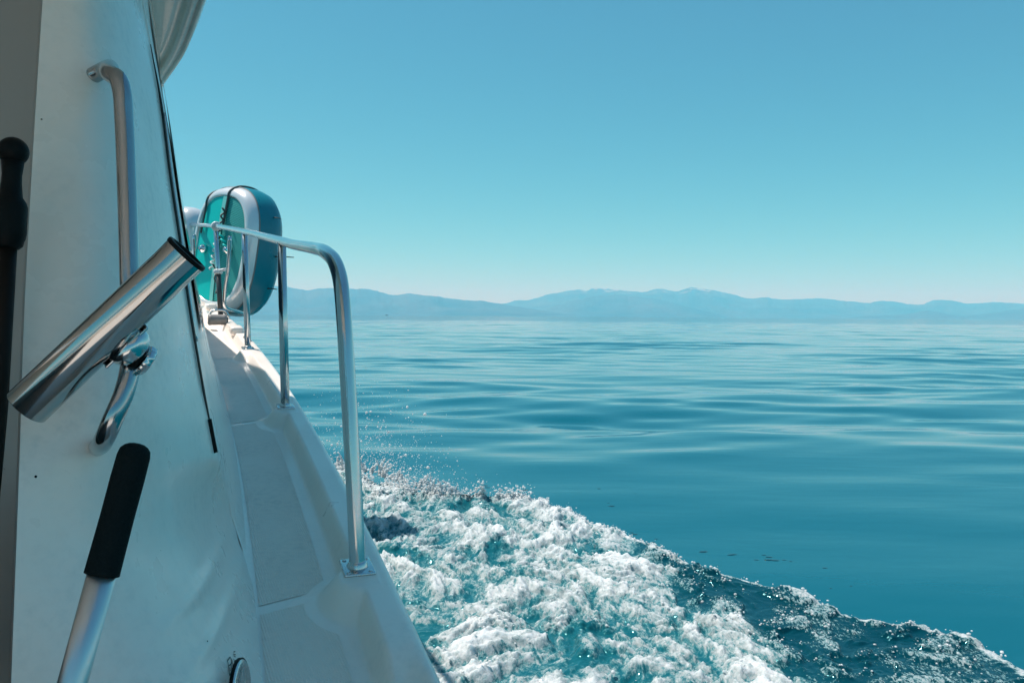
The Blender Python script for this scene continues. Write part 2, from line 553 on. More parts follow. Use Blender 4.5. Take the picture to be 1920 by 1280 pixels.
# hull side below the deck edge
def hull_side():
    rows = [(0.0, -0.020), (-0.004, -0.030), (-0.006, -0.06), (-0.022, -0.065), (-0.022, -0.095), (0.0, -0.10)]
    yy = np.arange(-1.2, 8.5, 0.1)
    V = []
    for t, h in rows:
        V.append(deck_pt(yy, np.full_like(yy, t), h))
    flare = 0.10 + 0.75 * sstep(3.5, 8.5, yy)
    for k in (0.33, 0.66, 1.0):
        top = deck_pt(yy, 0 * yy, -0.10); bot = deck_pt(yy, flare, 0); bot[:, 2] = -0.35
        V.append(top * (1 - k) + bot * k + np.array([0.04, 0, 0]) * math.sin(k * math.pi))
    grid_mesh('hull', np.array(V).transpose(1, 0, 2), GEL, yacht)
hull_side()

# moulded non-skid panels between the stanchion pads
bounds = [-1.2] + [f.y for f in FEET] + [8.2]
for i in range(len(bounds) - 1):
    a, b = bounds[i] + (0.055 if i else 0), bounds[i + 1] + 0.02
    yy = np.linspace(a, b, 70)
    V = []
    for k, u in enumerate(np.linspace(0, 1, 12)):
        t0 = 0.118 + 0 * yy
        if i == 0:
            t0 = t0 - 0.045 * sstep(1.25, 0.9, yy)
        t1 = 0.246
        V.append(deck_pt(yy - 0.04 * u, t0 + (t1 - t0) * u, -0.0488))
    V = np.array(V).transpose(1, 0, 2)
    grid_mesh('nonskid_panel', V, NONSKID, yacht, flip=True)

# ---------------------------------------------------------------- cabin wing panel beside the cockpit
def lerp_rows(keys, py, j):
    return np.interp(py, [k[0] for k in keys], [k[1][j] for k in keys])
# rows of the panel: photograph row -> columns (px, metres ahead) from the cockpit edge to the corner
EDGE_L = [(-260, 97), (0, 80), (300, 61), (600, 45), (850, 37), (1280, 21), (1620, 8)]
CORNER = [(-260, 250), (-60, 262), (0, 266), (85, 281), (190, 300), (330, 318), (450, 336), (570, 353), (690, 373), (848, 402),
          (900, 414), (960, 430), (1010, 445), (1060, 461), (1092, 472), (1167, 483), (1228, 488), (1330, 500), (1500, 540), (1620, 575)]
cs = catmull(CORNER, 400)
el = catmull(EDGE_L, 200)
def px_left(py): return np.interp(py, el[:, 0], el[:, 1])
def px_corner(py): return np.interp(py, cs[:, 0], cs[:, 1])
def crease_depth(px, py):
    """Where a sight line meets the foot of the cabin side."""
    lo, hi = 0.3, 6.0
    for _ in range(40):
        m = (lo + hi) / 2
        q = P(px, py, m)
        if q.z > float(EZ(m)) - 0.034: lo = m
        else: hi = m
    return lo

PY = np.concatenate([np.linspace(-260, 800, 120), np.linspace(806, 1620, 170)])
U = 1 - (1 - np.linspace(0, 1, 150)) ** 1.9
# depth of the left edge and of the corner
dL = np.interp(PY, [-260, 140, 840, 1280, 1620], [1.19, 1.10, 0.95, 0.88, 0.82])
dC_deck = np.array([crease_depth(px_corner(p), p) if p > 820 else 0 for p in PY])
dC_up = np.interp(PY, [-260, 0, 600, 1000], [1.50, 1.50, 1.47, 1.50])
k = sstep(850, 1045, PY)
dC = dC_up * (1 - k) + np.where(dC_deck > 0, dC_deck, 0) * k
def ease(a, half):
    ker = np.hanning(41)[1:-1]; off = np.linspace(-half, half, 39)
    return np.array([np.sum(np.interp(p + off, PY, a) * ker) / ker.sum() for p in PY])
dC_slow = ease(dC, 190)
dL = ease(dL, 150)
V = np.zeros((len(PY), len(U), 3))
ppx = np.zeros((len(PY), len(U)))
for i, p in enumerate(PY):
    xl, xc = float(px_left(p)), float(px_corner(p))
    w = 0.34 * float(sstep(720, 1300, p))
    # upper rows stay nearly flat then turn round the corner; lower rows flare out towards the deck
    turn = (1 - w) * (0.16 * U + 0.84 * U ** 4.5) + w * (0.45 * U + 0.55 * U ** 1.8)
    for j, u in enumerate(U):
        px = xl + (xc - xl) * u
        ppx[i, j] = px
        V[i, j] = P(px, p, dL[i] + (dC_slow[i] - dL[i]) * turn[j] + (dC[i] - dC_slow[i]) * u ** 9)
# moulded swages that sweep down from the corner and die out in the coaming
def swage(curve):
    c = catmull(curve, 160)
    PX, PYY = ppx, np.repeat(PY[:, None], len(U), 1)
    best = np.full(PX.shape, 1e9); sign = np.zeros(PX.shape); tpos = np.zeros(PX.shape)
    tang = np.gradient(c, axis=0)
    for q in range(len(c)):
        dx = PX - c[q, 0]; dy = PYY - c[q, 1]
        d2 = dx * dx + dy * dy
        m = d2 < best
        best = np.where(m, d2, best)
        cr = tang[q, 0] * dy - tang[q, 1] * dx
        sign = np.where(m, np.sign(cr), sign); tpos = np.where(m, q / len(c), tpos)
    return np.sqrt(best) * sign, tpos
nrm = np.cross(np.gradient(V, axis=1), np.gradient(V, axis=0)); nrm /= np.linalg.norm(nrm, axis=2, keepdims=True)
nrm *= np.sign(np.sum(nrm * (np.array([0, 0, CAM_H]) - V), axis=2, keepdims=True))      # towards the cockpit side
for curve, amp in (([(385, 700), (400, 830), (414, 900), (421, 960), (412, 1025), (385, 1085), (335, 1150), (270, 1215), (190, 1270)], 0.010),
                   ([(432, 960), (447, 1000), (453, 1045), (436, 1110), (404, 1185), (355, 1260), (300, 1330)], 0.010)):
    sd, tp = swage(curve)
    fade = sstep(0.0, 0.12, tp) * (1 - sstep(0.55, 0.95, tp))
    V += nrm * (0.36 * amp * fade * np.exp(-(sd / 13.0) ** 2))[..., None]
PANEL_V, PANEL_N = V, nrm
grid_mesh('cabin_wing', V, GEL, yacht)
def panel_at(px, py, off=0.0):
    i = int(np.argmin(abs(PY - py))); j = int(np.argmin(abs(ppx[i] - px)))
    return Vector(PANEL_V[i, j]) + Vector(PANEL_N[i, j]) * off, Vector(PANEL_N[i, j])

# cabin side forward of the corner, up to the raked windscreen
yc = np.linspace(0, 1, 60)
top_px = [(1.50, 262), (1.9, 284), (2.4, 296), (2.8, 301), (3.4, 311), (4.0, 318), (4.6, 324)]
Vs = []
rows = np.linspace(0, 1, 40)
z_top = CAM_H + 0.78
corner_z = np.array([P(float(px_corner(p)), p, float(d)).z for p, d in zip(PY, dC)])
z_foot = float(np.interp(1045, PY, corner_z))
for v in rows:
    line = []
    zc = z_foot + (z_top - z_foot) * v
    pyc = float(np.interp(-zc, -corner_z[PY < 1055], PY[PY < 1055]))
    a = Vector([float(np.interp(pyc, PY, PANEL_V[:, -1, q])) for q in range(3)])
    for s in yc:
        # forward end: windscreen rakes from the roof at 3.9 m down to the deck at 5.6 m
        yf = 5.6 - 1.9 * v
        y = a.y + (yf - a.y) * s
        base = Vector(deck_pt(y, CREASE + 0.005, -0.034))
        tx = (np.interp(y, [q[0] for q in top_px], [q[1] for q in top_px]) - 960) / F_PX * y
        vv = v ** 0.9
        pt = Vector((base.x + (tx - base.x) * (0.22 * v + 0.78 * v ** 0.75), y, base.z + (z_top - base.z) * v))
        wgt = (1 - s) ** 3.2
        pt = pt * (1 - wgt) + a * wgt
        # the side never falls back behind the corner moulding
        (qx,), (qy,) = project([list(pt)])
        lack = float(px_corner(qy)) + 2.0 + 5.0 * min(1.0, s * 6) - qx
        if s > 0 and lack > 0: pt.x += lack * pt.y / F_PX
        line.append(pt)
    Vs.append(line)
Vs = np.array([[list(p) for p in l] for l in Vs])
grid_mesh('cabin_side', Vs, GEL, yacht)

# black rubber and bright trim down the corner, dark glass just beyond it
corner_line = [P(float(px_corner(p)) + 1.5, p, float(np.interp(p, PY, dC)) - 0.008) for p in np.linspace(84, 792, 40)]
tube('window_seal', corner_line, [0.0008 + 0.0016 * min(1, i / 6) for i in range(40)], TRIM, yacht, 8)
tube('seal_end', [P(float(px_corner(p)) + 0.5, p, float(np.interp(p, PY, dC)) - 0.014) for p in np.linspace(786, 848, 10)], 0.0062, RUBBER, yacht, 8)
tube('bright_trim', [P(float(px_corner(p)) + 5.0, p, float(np.interp(p, PY, dC)) + 0.012) for p in np.linspace(212, 640, 40)], 0.0022, STEEL, yacht, 8)
gl = Vs[14:36, 9:52].copy(); gl[..., 0] += 0.006
grid_mesh('side_window', gl, GLASS, yacht)

# roof, windscreen, far cabin side: what throws the shade on the side deck
def slab(name, pts, h, mat):
    bm = bmesh.new()
    lo = [bm.verts.new(p) for p in pts]; hi = [bm.verts.new(Vector(p) + Vector((0, 0, h))) for p in pts]
    bm.faces.new(lo); bm.faces.new(list(reversed(hi)))
    n = len(pts)
    for i in range(n): bm.faces.new((lo[i], lo[(i+1) % n], hi[(i+1) % n], hi[i]))
    return bm_obj(name, bm, mat, yacht, False)
tf = Vector(Vs[-1, -1]); bf = Vector(Vs[0, -1])
port = Vector((-2.35, -0.95, 0))          # across the boat to the port side
ws = [bf, tf, tf + port + Vector((0.25, 0, 0)), bf + port * 0.8]
mesh('windscreen', ws, [(0, 1, 2, 3)], GLASS, yacht, False)
pa = Vector((-2.75, -0.3, CAM_H + 0.78))
mesh('port_side', [bf + port * 0.8, tf + port, pa, Vector((pa.x, pa.y, 0.9))], [(0, 1, 2, 3)], GEL, yacht, False)

# flybridge: overhangs the side deck, its edge closing on the cabin side forward
Z_F = CAM_H + 0.75
fy_ = np.array([-0.35, -0.1, 0.4, 1.2, 1.92, 2.35, 2.81, 3.25])
fx_ = np.array([0.16, 0.17, 0.07, -0.34, -0.722, -0.951, -1.232, -1.44])
fl = catmull(np.stack([fx_, fy_], 1), 140)
dfl = np.gradient(fl, axis=0); dfl /= np.linalg.norm(dfl, axis=1, keepdims=True)
inw = np.stack([-dfl[:, 1], dfl[:, 0]], 1)
prof = [(-0.035, 0.40), (-0.030, 0.12), (-0.012, 0.035), (0.0, 0.004), (0.004, 0.0), (0.010, 0.0), (0.0125, 0.006), (0.016, 0.006), (0.018, 0.001),
        (0.026, -0.001), (0.036, 0.001), (0.039, 0.005), (0.0415, 0.012), (0.046, 0.014), (0.058, 0.014), (0.062, 0.010), (0.066, 0.009),
        (0.09, 0.011), (0.13, 0.014), (0.22, 0.018), (0.5, 0.02)]
Vf = []
for (o, h) in prof:
    Vf.append(np.concatenate([fl + inw * o, np.full((len(fl), 1), Z_F + h)], 1))
grid_mesh('flybridge', np.array(Vf).transpose(1, 0, 2), GEL, yacht)
rp = [tuple(p) for p in np.concatenate([fl[::6] + inw[::6] * 0.2, np.full((len(fl[::6]), 1), Z_F + 0.03)], 1)]
rp += [(-3.7, 2.4, Z_F + 0.03), (-2.6, -0.4, Z_F + 0.03)]
slab('flybridge_floor', rp, 0.06, GEL)
fr = [Vector((*fl[i], Z_F + 0.0)) + Vector((*(inw[i] * -0.045), 0.05)) for i in range(0, 78)]
tube('flybridge_rubbing_strip', fr, 0.012, GREYPL, yacht, 10)

# cockpit bulkhead in the shade left of the wing
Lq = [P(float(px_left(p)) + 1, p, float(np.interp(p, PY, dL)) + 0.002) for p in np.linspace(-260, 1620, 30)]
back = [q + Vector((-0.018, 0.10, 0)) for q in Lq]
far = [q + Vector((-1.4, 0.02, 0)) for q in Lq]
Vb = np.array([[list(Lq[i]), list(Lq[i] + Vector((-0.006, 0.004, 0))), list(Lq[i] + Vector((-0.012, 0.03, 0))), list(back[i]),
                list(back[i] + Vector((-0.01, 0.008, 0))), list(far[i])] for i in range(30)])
grid_mesh('cockpit_bulkhead', Vb, GEL_SHADE, yacht, flip=True)

# ---------------------------------------------------------------- guard rail
bend = [P(548, 458, 2.60), P(590, 466, 2.05), P(612, 474, 1.80), P(628, 492, 1.70), P(637, 520, 1.66), P(642, 560, 1.63), P(655, 760, 1.585), P(668, 1000, 1.553)]
head = [P(*ST[i][1], ST[i][2]) for i in (4, 3, 2, 1)]
rl = [P(300, 419, 7.9)] + head + bend[:]
pts = catmull([list(p) for p in rl] + [list(FEET[0])], 220)
guard = tube('guard_rail', pts, 0.0157, STEEL, yacht, 18)
for i, f in enumerate(FEET):
    fwd, inb, up = axes_at(f.y)
    f = Vector((f.x, f.y, max(f.z, float(EZ(f.y)) + 0.002)))
    if i > 0:
        top = P(*ST[i][1], ST[i][2])
        tube('stanchion', [f, f + (top - f) * 0.5, top], 0.0155 if i < 3 else 0.0145, STEEL, guard, 16)
    pl = rounded_box('base_plate', f + up * 0.0035, fwd, inb, up, 0.078, 0.060, 0.006, 0.0024, STEEL_B, guard)
    col_ = lathe('weld_collar', f + up * 0.005, up, [(0, 0.021), (0.003, 0.021), (0.008, 0.0175), (0.012, 0.0165)], STEEL_B, guard, 24)
    for sx, sy in ((1, 1), (1, -1), (-1, 1), (-1, -1)):
        if i < 2:
            c = f + fwd * 0.030 * sx + inb * 0.021 * sy + up * 0.0066
            lathe('screw', c, up, [(0, 0.0045), (0.0012, 0.0040), (0.0016, 0.0026)], STEEL_B, guard, 12)
# clamps and the lower rail around the float
def ring(name, c, axis, r, w, mat, parent):
    return lathe(name, c - axis.normalized() * w / 2, axis, [(0, r * 0.86), (w * 0.15, r), (w * 0.85, r), (w, r * 0.86)], mat, parent, 20)
def rail_at(px, tol=None):
    xs, ysp = project(pts); i = int(np.argmin(abs(xs - px) + (pts[:, 1] < 2) * 999)); return Vector(pts[i]), Vector(pts[min(i + 1, len(pts) - 1)] - pts[i - 1]).normalized()
WHITEPL = m_plain('white_plastic', (0.72, 0.72, 0.70), 0.4)
for px in (405, 351):
    c, ax = rail_at(px)
    ring('rail_clamp', c, ax, 0.031, 0.030, WHITEPL, guard)
f4, h4 = FEET[3], P(*ST[3][1], ST[3][2])
mid = f4 + (h4 - f4) * 0.50
ring('rail_clamp', mid, (h4 - f4), 0.029, 0.030, WHITEPL, guard)
tube('lower_stanchion_sleeve', [f4 + (h4 - f4) * 0.01, f4 + (h4 - f4) * 0.49], 0.0165, m_plain('dark_sleeve', (0.05, 0.055, 0.055), 0.35), guard, 14)
# bent bracket that carries the float outside the rail
br = catmull([list(P(*q)) for q in ((431, 443, 5.15), (428, 500, 5.2), (422, 545, 5.3), (421, 570, 5.35), (428, 578, 5.45), (445, 583, 5.6), (463, 586, 5.9))], 40)
tube('float_bracket', br, 0.0125, STEEL, guard, 12)
br2 = catmull([list(P(*q)) for q in ((364, 440, 6.1), (366, 500, 6.15), (366, 540, 6.2), (372, 556, 6.3), (385, 566, 6.5), (400, 572, 6.7))], 30)
tube('float_bracket', br2, 0.0125, STEEL, guard, 12)
tube('bracket_arm', [P(405, 508, 5.3), P(424, 505, 5.25)], 0.010, WHITEPL, guard, 10)

# ---------------------------------------------------------------- grab handle on the wing
hp_top, n_top = panel_at(176, 142); hp_bot, n_bot = panel_at(189, 842)
hd = catmull([list(p) for p in (hp_top - n_top * 0.006, hp_top + n_top * 0.022 + Vector((0.004, 0, 0)), P(206, 138, 1.02), P(222, 150, 1.005), P(229, 175, 1.0), P(233, 230, 0.995),
              P(239, 380, 0.975), P(243, 520, 0.955), P(246, 620, 0.94), P(245, 680, 0.93), P(233, 735, 0.915), P(212, 785, 0.905), P(196, 822, 0.915), hp_bot - n_bot * 0.008)], 110)
handle = tube('grab_handle', hd, 0.0110, m_metal('handle_steel', (0.40, 0.42, 0.43), 0.15), yacht, 20)

# ---------------------------------------------------------------- fuel filler, decals, small marks
fc, fn = panel_at(446, 1296, 0.004)
fn = Vector((0.93, 0.04, 0.08)).normalized()
filler = lathe('fuel_filler_cap', fc + fn * 0.0, fn, [(-0.004, 0.041), (0.002, 0.041), (0.004, 0.038), (0.0045, 0.032), (0.003, 0.031), (0.0035, 0.0)], STEEL_B, yacht, 40)
lathe('filler_gasket', fc, fn, [(-0.003, 0.0435), (0.0012, 0.0435), (0.0015, 0.041)], RUBBER, yacht, 40)
def decal(name, strokes, w=1.2):
    bm = bmesh.new()
    for st in strokes:
        for (a, b) in zip(st[:-1], st[1:]):
            A, n = panel_at2(a[0], a[1]); B, _ = panel_at2(b[0], b[1])
            d = (B - A)
            if d.length < 1e-6: continue
            s = d.normalized().cross(n).normalized() * (w * 0.0006)
            e = d.normalized() * (w * 0.0003)
            q = [bm.verts.new(v + n * 0.0007) for v in (A - e - s, B + e - s, B + e + s, A - e + s)]
            bm.faces.new(q)
    return bm_obj(name, bm, INK, yacht, False)
def panel_at2(px, py):
    """Point on the wing by interpolation between its rows and columns."""
    i = min(max(int(np.searchsorted(PY, py)) - 1, 0), len(PY) - 2); f = (py - PY[i]) / (PY[i+1] - PY[i])
    rowx = ppx[i] * (1 - f) + ppx[i+1] * f
    j = min(max(int(np.searchsorted(rowx, px)) - 1, 0), len(rowx) - 2); g = (px - rowx[j]) / (rowx[j+1] - rowx[j])
    p = (PANEL_V[i, j] * (1-f) + PANEL_V[i+1, j] * f) * (1-g) + (PANEL_V[i, j+1] * (1-f) + PANEL_V[i+1, j+1] * f) * g
    return Vector(p), Vector(PANEL_N[i, j])
decal('fuel_pump_decal', [[(426, 1238), (431, 1231), (434, 1238), (433, 1244), (428, 1248), (426, 1238)], [(427.5, 1248), (430, 1266), (434, 1258), (432.5, 1245)],
                          [(434, 1236), (436, 1246), (436, 1253), (434, 1254)], [(430, 1251), (431, 1257)]], 1.5)
decal('fuel_decal_lettering', [[(437.5, 1222), (440, 1220.5)], [(437, 1226), (441, 1227)], [(438, 1229), (441, 1231)], [(437, 1235), (440, 1238)], [(438.5, 1240), (441.5, 1237)]], 1.3)
def fleck(px, py, r):
    A, n = panel_at2(px, py)
    lathe('grime_fleck', A + n * 0.0002, n, [(0, r), (0.0006, r * 0.6)], RUBBER, yacht, 8)
for q in ((78, 224, .0012), (67, 893, .0016), (386, 1203, .0012)): fleck(*q)
def deck_fleck(px, py, r):
    lo = crease_depth(px, py)
    for _ in range(3):
        q = P(px, py, lo)
    q = P(px, py, lo * 1.02)
    lathe('grime_fleck', Vector((q.x, q.y, float(EZ(q.y)) - 0.0475 + 0.0006)), (0, 0, 1), [(0, r), (0.0008, r * 0.6)], RUBBER, yacht, 8)
for q in ((581, 1003, .0022), (533, 1108, .0014), (613, 1259, .0016), (549, 977, .0011), (638, 1138, .0012), (605, 1222, .0010)): deck_fleck(*q)

# ---------------------------------------------------------------- deck fittings forward
fwd, inb, up = axes_at(5.15)
cw = Vector(deck_pt(5.12, 0.115, -0.012))
wl_ = lathe('deck_roller', cw - inb * 0.055 + up * 0.028, inb, [(0, 0.030), (0.006, 0.036), (0.02, 0.033), (0.09, 0.033), (0.104, 0.036), (0.11, 0.030)], GREYPL, yacht, 24)
lathe('roller_axle', cw - inb * 0.062 + up * 0.028, inb, [(0, 0.017), (0.008, 0.017)], RUBBER, wl_, 16)
tube('roller_bracket', catmull([list(cw + inb * 0.05 + fwd * 0.03 + up * 0.0), list(cw + inb * 0.03 + fwd * 0.035 + up * 0.075), list(cw - inb * 0.05 + fwd * 0.035 + up * 0.08), list(cw - inb * 0.075 + fwd * 0.03 + up * 0.04)], 14), 0.007, STEEL, wl_, 10)
def cleat(y, t):
    fwd, inb, up = axes_at(y)
    c = Vector(deck_pt(y, t, 0.0))
    k = tube('mooring_cleat', catmull([list(c + fwd * -0.085 + up * 0.042), list(c + fwd * -0.045 + up * 0.036), list(c + up * 0.034), list(c + fwd * 0.045 + up * 0.036), list(c + fwd * 0.085 + up * 0.042)], 20),
             [0.004 + 0.006 * math.sin(math.pi * (i + 2) / 23) for i in range(20)], CHROME, yacht, 12)
    for s in (-1, 1):
        lathe('cleat_leg', c + fwd * 0.03 * s, up, [(-0.01, 0.014), (0.004, 0.014), (0.012, 0.008), (0.034, 0.007)], CHROME, k, 14)
cleat(4.45, 0.035)
for y in (4.72, 5.9):
    c = Vector(deck_pt(y, 0.055, -0.008)); fwd, inb, up = axes_at(y)
    rounded_box('deck_vent', c + up * 0.016, fwd, inb, up, 0.12, 0.075, 0.05, 0.018, GEL_DECK, yacht, 4)

# ================================================================== rod holder clamped to the handle
A = P(49, 764, 0.885); B = P(350, 476, 0.915)
ax = (B - A).normalized(); Ln = (B - A).length
rod = empty('rod_holder', P(236, 690, 0.93), 'polished steel tube rod holder clamped at a slant on the grab handle', 'rod holder')
def hollow(name, base, axis, L, ro, ri, mat, parent, flare=0.0):
    return lathe(name, base, axis, [(0.004, ri), (0, ri + 0.0004), (0, ro - 0.0005), (0.0008, ro), (L * 0.9, ro), (L - 0.002, ro + flare), (L, ro + flare), (L, ri), (0.006, ri)], mat, parent, 56)
ROD = m_metal('rod_holder_steel', (0.46, 0.46, 0.45), 0.10)
ro = 0.0242
hollow('tube', A, ax, Ln, ro, ro - 0.0018, ROD, rod, 0.0008)
rim = lathe('rim', A + ax * (Ln - 0.005), ax, [(0.002, ro), (0.0024, ro + 0.0014), (0.006, ro + 0.0016), (0.0072, ro + 0.0006), (0.0072, ro - 0.004), (0.002, ro - 0.004)], RUBBER, rod, 56)
cmid = P(238, 652, 0.905)
hpt = P(246, 668, 0.933)
dn = (P(246, 690, 0.925) - P(214, 628, 0.90))
perp = (dn - ax * dn.dot(ax)).normalized()
sad = A + ax * ((cmid - A).dot(ax))
rounded_box('saddle_plate', sad + perp * (ro + 0.0005), ax, perp.cross(ax), perp, 0.064, 0.030, 0.003, 0.0013, STEEL, rod)
lathe('clamp_body', sad + perp * (ro - 0.002), perp, [(-0.002, 0.0255), (0.007, 0.0255), (0.012, 0.0245), (0.018, 0.0215), (0.023, 0.0165), (0.026, 0.009), (0.0265, 0.0)], STEEL, rod, 36)
lathe('clamp_gap_dark', P(259, 668, 0.925) - (P(292, 684, 0.945) - P(250, 660, 0.93)).normalized() * 0.004, (P(292, 684, 0.945) - P(250, 660, 0.93)), [(0, 0.0165), (0.006, 0.0165)], RUBBER, rod, 28)  # black disc added to paint the shaded gap behind the knob
kx = (P(292, 684, 0.945) - P(250, 660, 0.93)).normalized()
kc = P(259, 668, 0.925)
lathe('clamp_bolt', kc - kx * 0.012, kx, [(0, 0.007), (0.02, 0.007)], RUBBER, rod, 16)
def knurl():
    V, F = [], []
    u = kx.orthogonal().normalized(); w = kx.cross(u); n = 48
    prof = [(0.003, 0.010), (0.004, 0.0165), (0.0055, 0.018), (0.0125, 0.018), (0.014, 0.0165), (0.0145, 0.0)]
    for (h, r) in prof:
        for k in range(n):
            rr = r * (1 - (0.045 if (k % 4 < 2 and r > 0.016) else 0))
            a = 2 * math.pi * k / n
            V.append(kc + kx * h + (u * math.cos(a) + w * math.sin(a)) * rr)
    for i in range(len(prof) - 1):
        for k in range(n): F.append((i*n+k, i*n+(k+1) % n, (i+1)*n+(k+1) % n, (i+1)*n+k))
    return mesh('clamp_knob', V, F, STEEL, rod)
knurl()

# ================================================================== pole with a black grip, close in front of the wing
gA = P(253, 846, 0.675); gB = P(191, 1076, 0.655); gC = gB + (gB - gA).normalized() * 0.42
pole = empty('boat_hook', gC, 'aluminium pole with a black foam grip leaning in the lower left corner', 'boat hook')
gx = (gB - gA).normalized(); gl_ = (gB - gA).length
lathe('grip', gA - gx * 0.007, gx, [(0, 0.0025), (0.0007, 0.006), (0.0024, 0.0092), (0.0055, 0.0120), (0.011, 0.0131), (0.03, 0.0134), (gl_ * 0.6, 0.0132), (gl_ + 0.004, 0.0137), (gl_ + 0.007, 0.0138), (gl_ + 0.007, 0.0112)], GRIPM, pole, 40)
tube('shaft', [gB - gx * 0.01, gB + (gC - gB) * 0.3, gC], 0.0113, ALU, pole, 40)

# dark pole with a ball end against the bulkhead
kA = P(25, 284, 0.96); kB = P(18, 405, 0.955); kC = P(-52, 1300, 0.90)
gaff = empty('stowed_pole', kC, 'dark brown pole with a black ball knob standing against the bulkhead', 'pole')
kx_ = (kB - kA).normalized()
bm = bmesh.new(); bmesh.ops.create_uvsphere(bm, u_segments=28, v_segments=18, radius=0.0168); bmesh.ops.translate(bm, verts=bm.verts, vec=kA)
bm_obj('ball_knob', bm, RUBBER, gaff)
lathe('collar', kA + kx_ * 0.008, kx_, [(0, 0.0125), (0.02, 0.0105), (0.030, 0.0108), (0.046, 0.0125), (0.052, 0.0165), (0.058, 0.0185), (0.088, 0.0185), (0.096, 0.0175), (0.098, 0.0165), (0.104, 0.0155), (0.108, 0.0115)], RUBBER, gaff, 32)
tube('shaft', [kA + kx_ * 0.10, kA + kx_ * 0.3, kC], 0.0098, POLEM, gaff, 28)

# cockpit behind the camera: sunlit white sole, coamings and transom
rounded_box('cockpit_sole', Vector((-1.1, -1.15, 0.50)), (1, 0, 0), (0, 1, 0), (0, 0, 1), 3.6, 4.0, 0.06, 0.02, GEL_DECK, yacht)
rounded_box('cockpit_transom', Vector((-0.9, -3.2, 0.75)), (1, 0, 0), (0, 1, 0), (0, 0, 1), 3.6, 0.16, 0.75, 0.05, GEL, yacht)
rounded_box('cockpit_coaming', Vector((-2.85, -1.3, 0.78)), (1, 0, 0), (0, 1, 0), (0, 0, 1), 0.14, 3.7, 0.7, 0.05, GEL, yacht)

rounded_box('bounce_blocker', Vector((-1.20, 0.52, 0.95)), (1, 0, 0), (0, 1, 0), (0, 0, 1), 1.0, 0.72, 0.95, 0.04, m_plain('blocker_dark', (0.02, 0.022, 0.024), 0.6, 0.3), yacht)  # unseen box, added to keep floor bounce off the lower bulkhead

# ================================================================== wake thrown out by the hull
FRONT = [(470, 805, 0.25), (560, 835, 0.25), (640, 868, 0.22), (700, 888, 0.20), (760, 902, 0.18), (830, 916, 0.16), (890, 924, 0.14), (960, 930, 0.12), (1020, 934, 0.12), (1060, 944, 0.12), (1095, 958, 0.12), (1130, 975, 0.11),
         (1180, 992, 0.10), (1220, 1010, 0.10), (1275, 1032, 0.10), (1330, 1056, 0.09), (1390, 1074, 0.09), (1450, 1093, 0.08), (1510, 1113, 0.08), (1560, 1131, 0.08), (1605, 1149, 0.08), (1640, 1162, 0.07),
         (1690, 1168, 0.07), (1740, 1173, 0.07), (1790, 1184, 0.07), (1840, 1200, 0.06), (1890, 1222, 0.06), (1950, 1252, 0.06), (2060, 1300, 0.06), (2300, 1400, 0.06), (2700, 1560, 0.06)]
fr3 = catmull([list(PZ(*q)) for q in FRONT], 900)
NB = 430
crest_h = np.interp(np.linspace(0, 1, 900), np.linspace(0, 1, len(FRONT)), [q[2] for q in FRONT])
hull_x = EX(fr3[:, 1]) - (0.10 + 0.75 * sstep(3.5, 8.5, fr3[:, 1])) + 0.05
bb = np.linspace(0, 1, NB) ** 1.12
FX = fr3[:, 0:1] * (1 - bb) + np.minimum(hull_x, fr3[:, 0] - 0.3)[:, None] * bb
FY = np.repeat(fr3[:, 1:2], NB, 1) - 0.35 * np.sin(bb * np.pi / 2) * 0
w_in = fr3[:, 0:1] - FX                      # metres inside the front
# ragged leading edge
edge_n = 0.07 * fbm(FX * 2.2, FY * 2.2, 4) + 0.03 * fbm(FX * 11, FY * 11, 3)
FX = FX + edge_n * (1 - sstep(0, 0.5, w_in)) * 0.8
ppx_f, ppy_f = project(np.stack([FX.ravel(), FY.ravel(), np.full(FX.size, 0.06)], 1))
ppx_f = ppx_f.reshape(FX.shape); ppy_f = ppy_f.reshape(FX.shape)
# how churned the water is: thick foam inboard, torn dark water behind the outer crest towards the stern
lim = np.interp(ppy_f, [900, 1000, 1070, 1130, 1190, 1240, 1290, 1500], [1120, 1160, 1225, 1290, 1385, 1460, 1520, 1690])
torn = sstep(-70, 90, ppx_f - lim + 55 * fbm(FX * 1.3, FY * 1.3, 3))
wx = FX + 0.22 * fbm(FX * 0.9 + 3, FY * 0.9, 3); wy = FY + 0.22 * fbm(FX * 0.9 - 7, FY * 0.9 + 4, 3)
# streaks run aft along the hull
ca, sa = math.cos(R(24)), math.sin(R(24))
al = wx * sa - wy * ca; ac = wx * ca + wy * sa
b1 = billow(al * 1.1, ac * 1.9, 3, 0.42)
b2 = billow(al * 3.6 + 9, ac * 5.0, 3, 0.5)
b3 = billow(al * 13 + 2, ac * 15.0, 3, 0.6)
b4_ = fbm(al * 36, ac * 30, 2)
hullside = sstep(0.0, 0.9, np.clip(FX - hull_x[:, None], 0, 9))   # 0 at the hull
hole = sstep(0.25, 0.7, w_in) * sstep(0.16, 0.50, fbm(al * 0.75 + 31, ac * 1.25 + 8, 3) + 0.10 * fbm(al * 5, ac * 5, 2))
foam = (1 - torn) * (0.455 - 0.52 * hole + 0.70 * (b2 - 0.40) + 0.50 * (b1 - 0.38) + 0.10 * b4_ + 0.22 * np.exp(-w_in / 0.45)) + torn * (0.20 + 0.20 * sstep(0.28, 0.62, b1) + 0.16 * sstep(0.40, 0.62, b2))
foam *= 0.45 + 0.55 * sstep(0.0, 0.55, hullside + 0.25 * fbm(al * 1.4, ac * 2.2, 3))
foam = np.where(torn > 0.0, np.maximum(foam, (1 - sstep(0.085, 0.15, w_in + 0.05 * fbm(FX * 5, FY * 5, 3))) * (0.92 - 0.1 * torn)), foam)
first = 1 - sstep(0.0, 0.05, w_in)
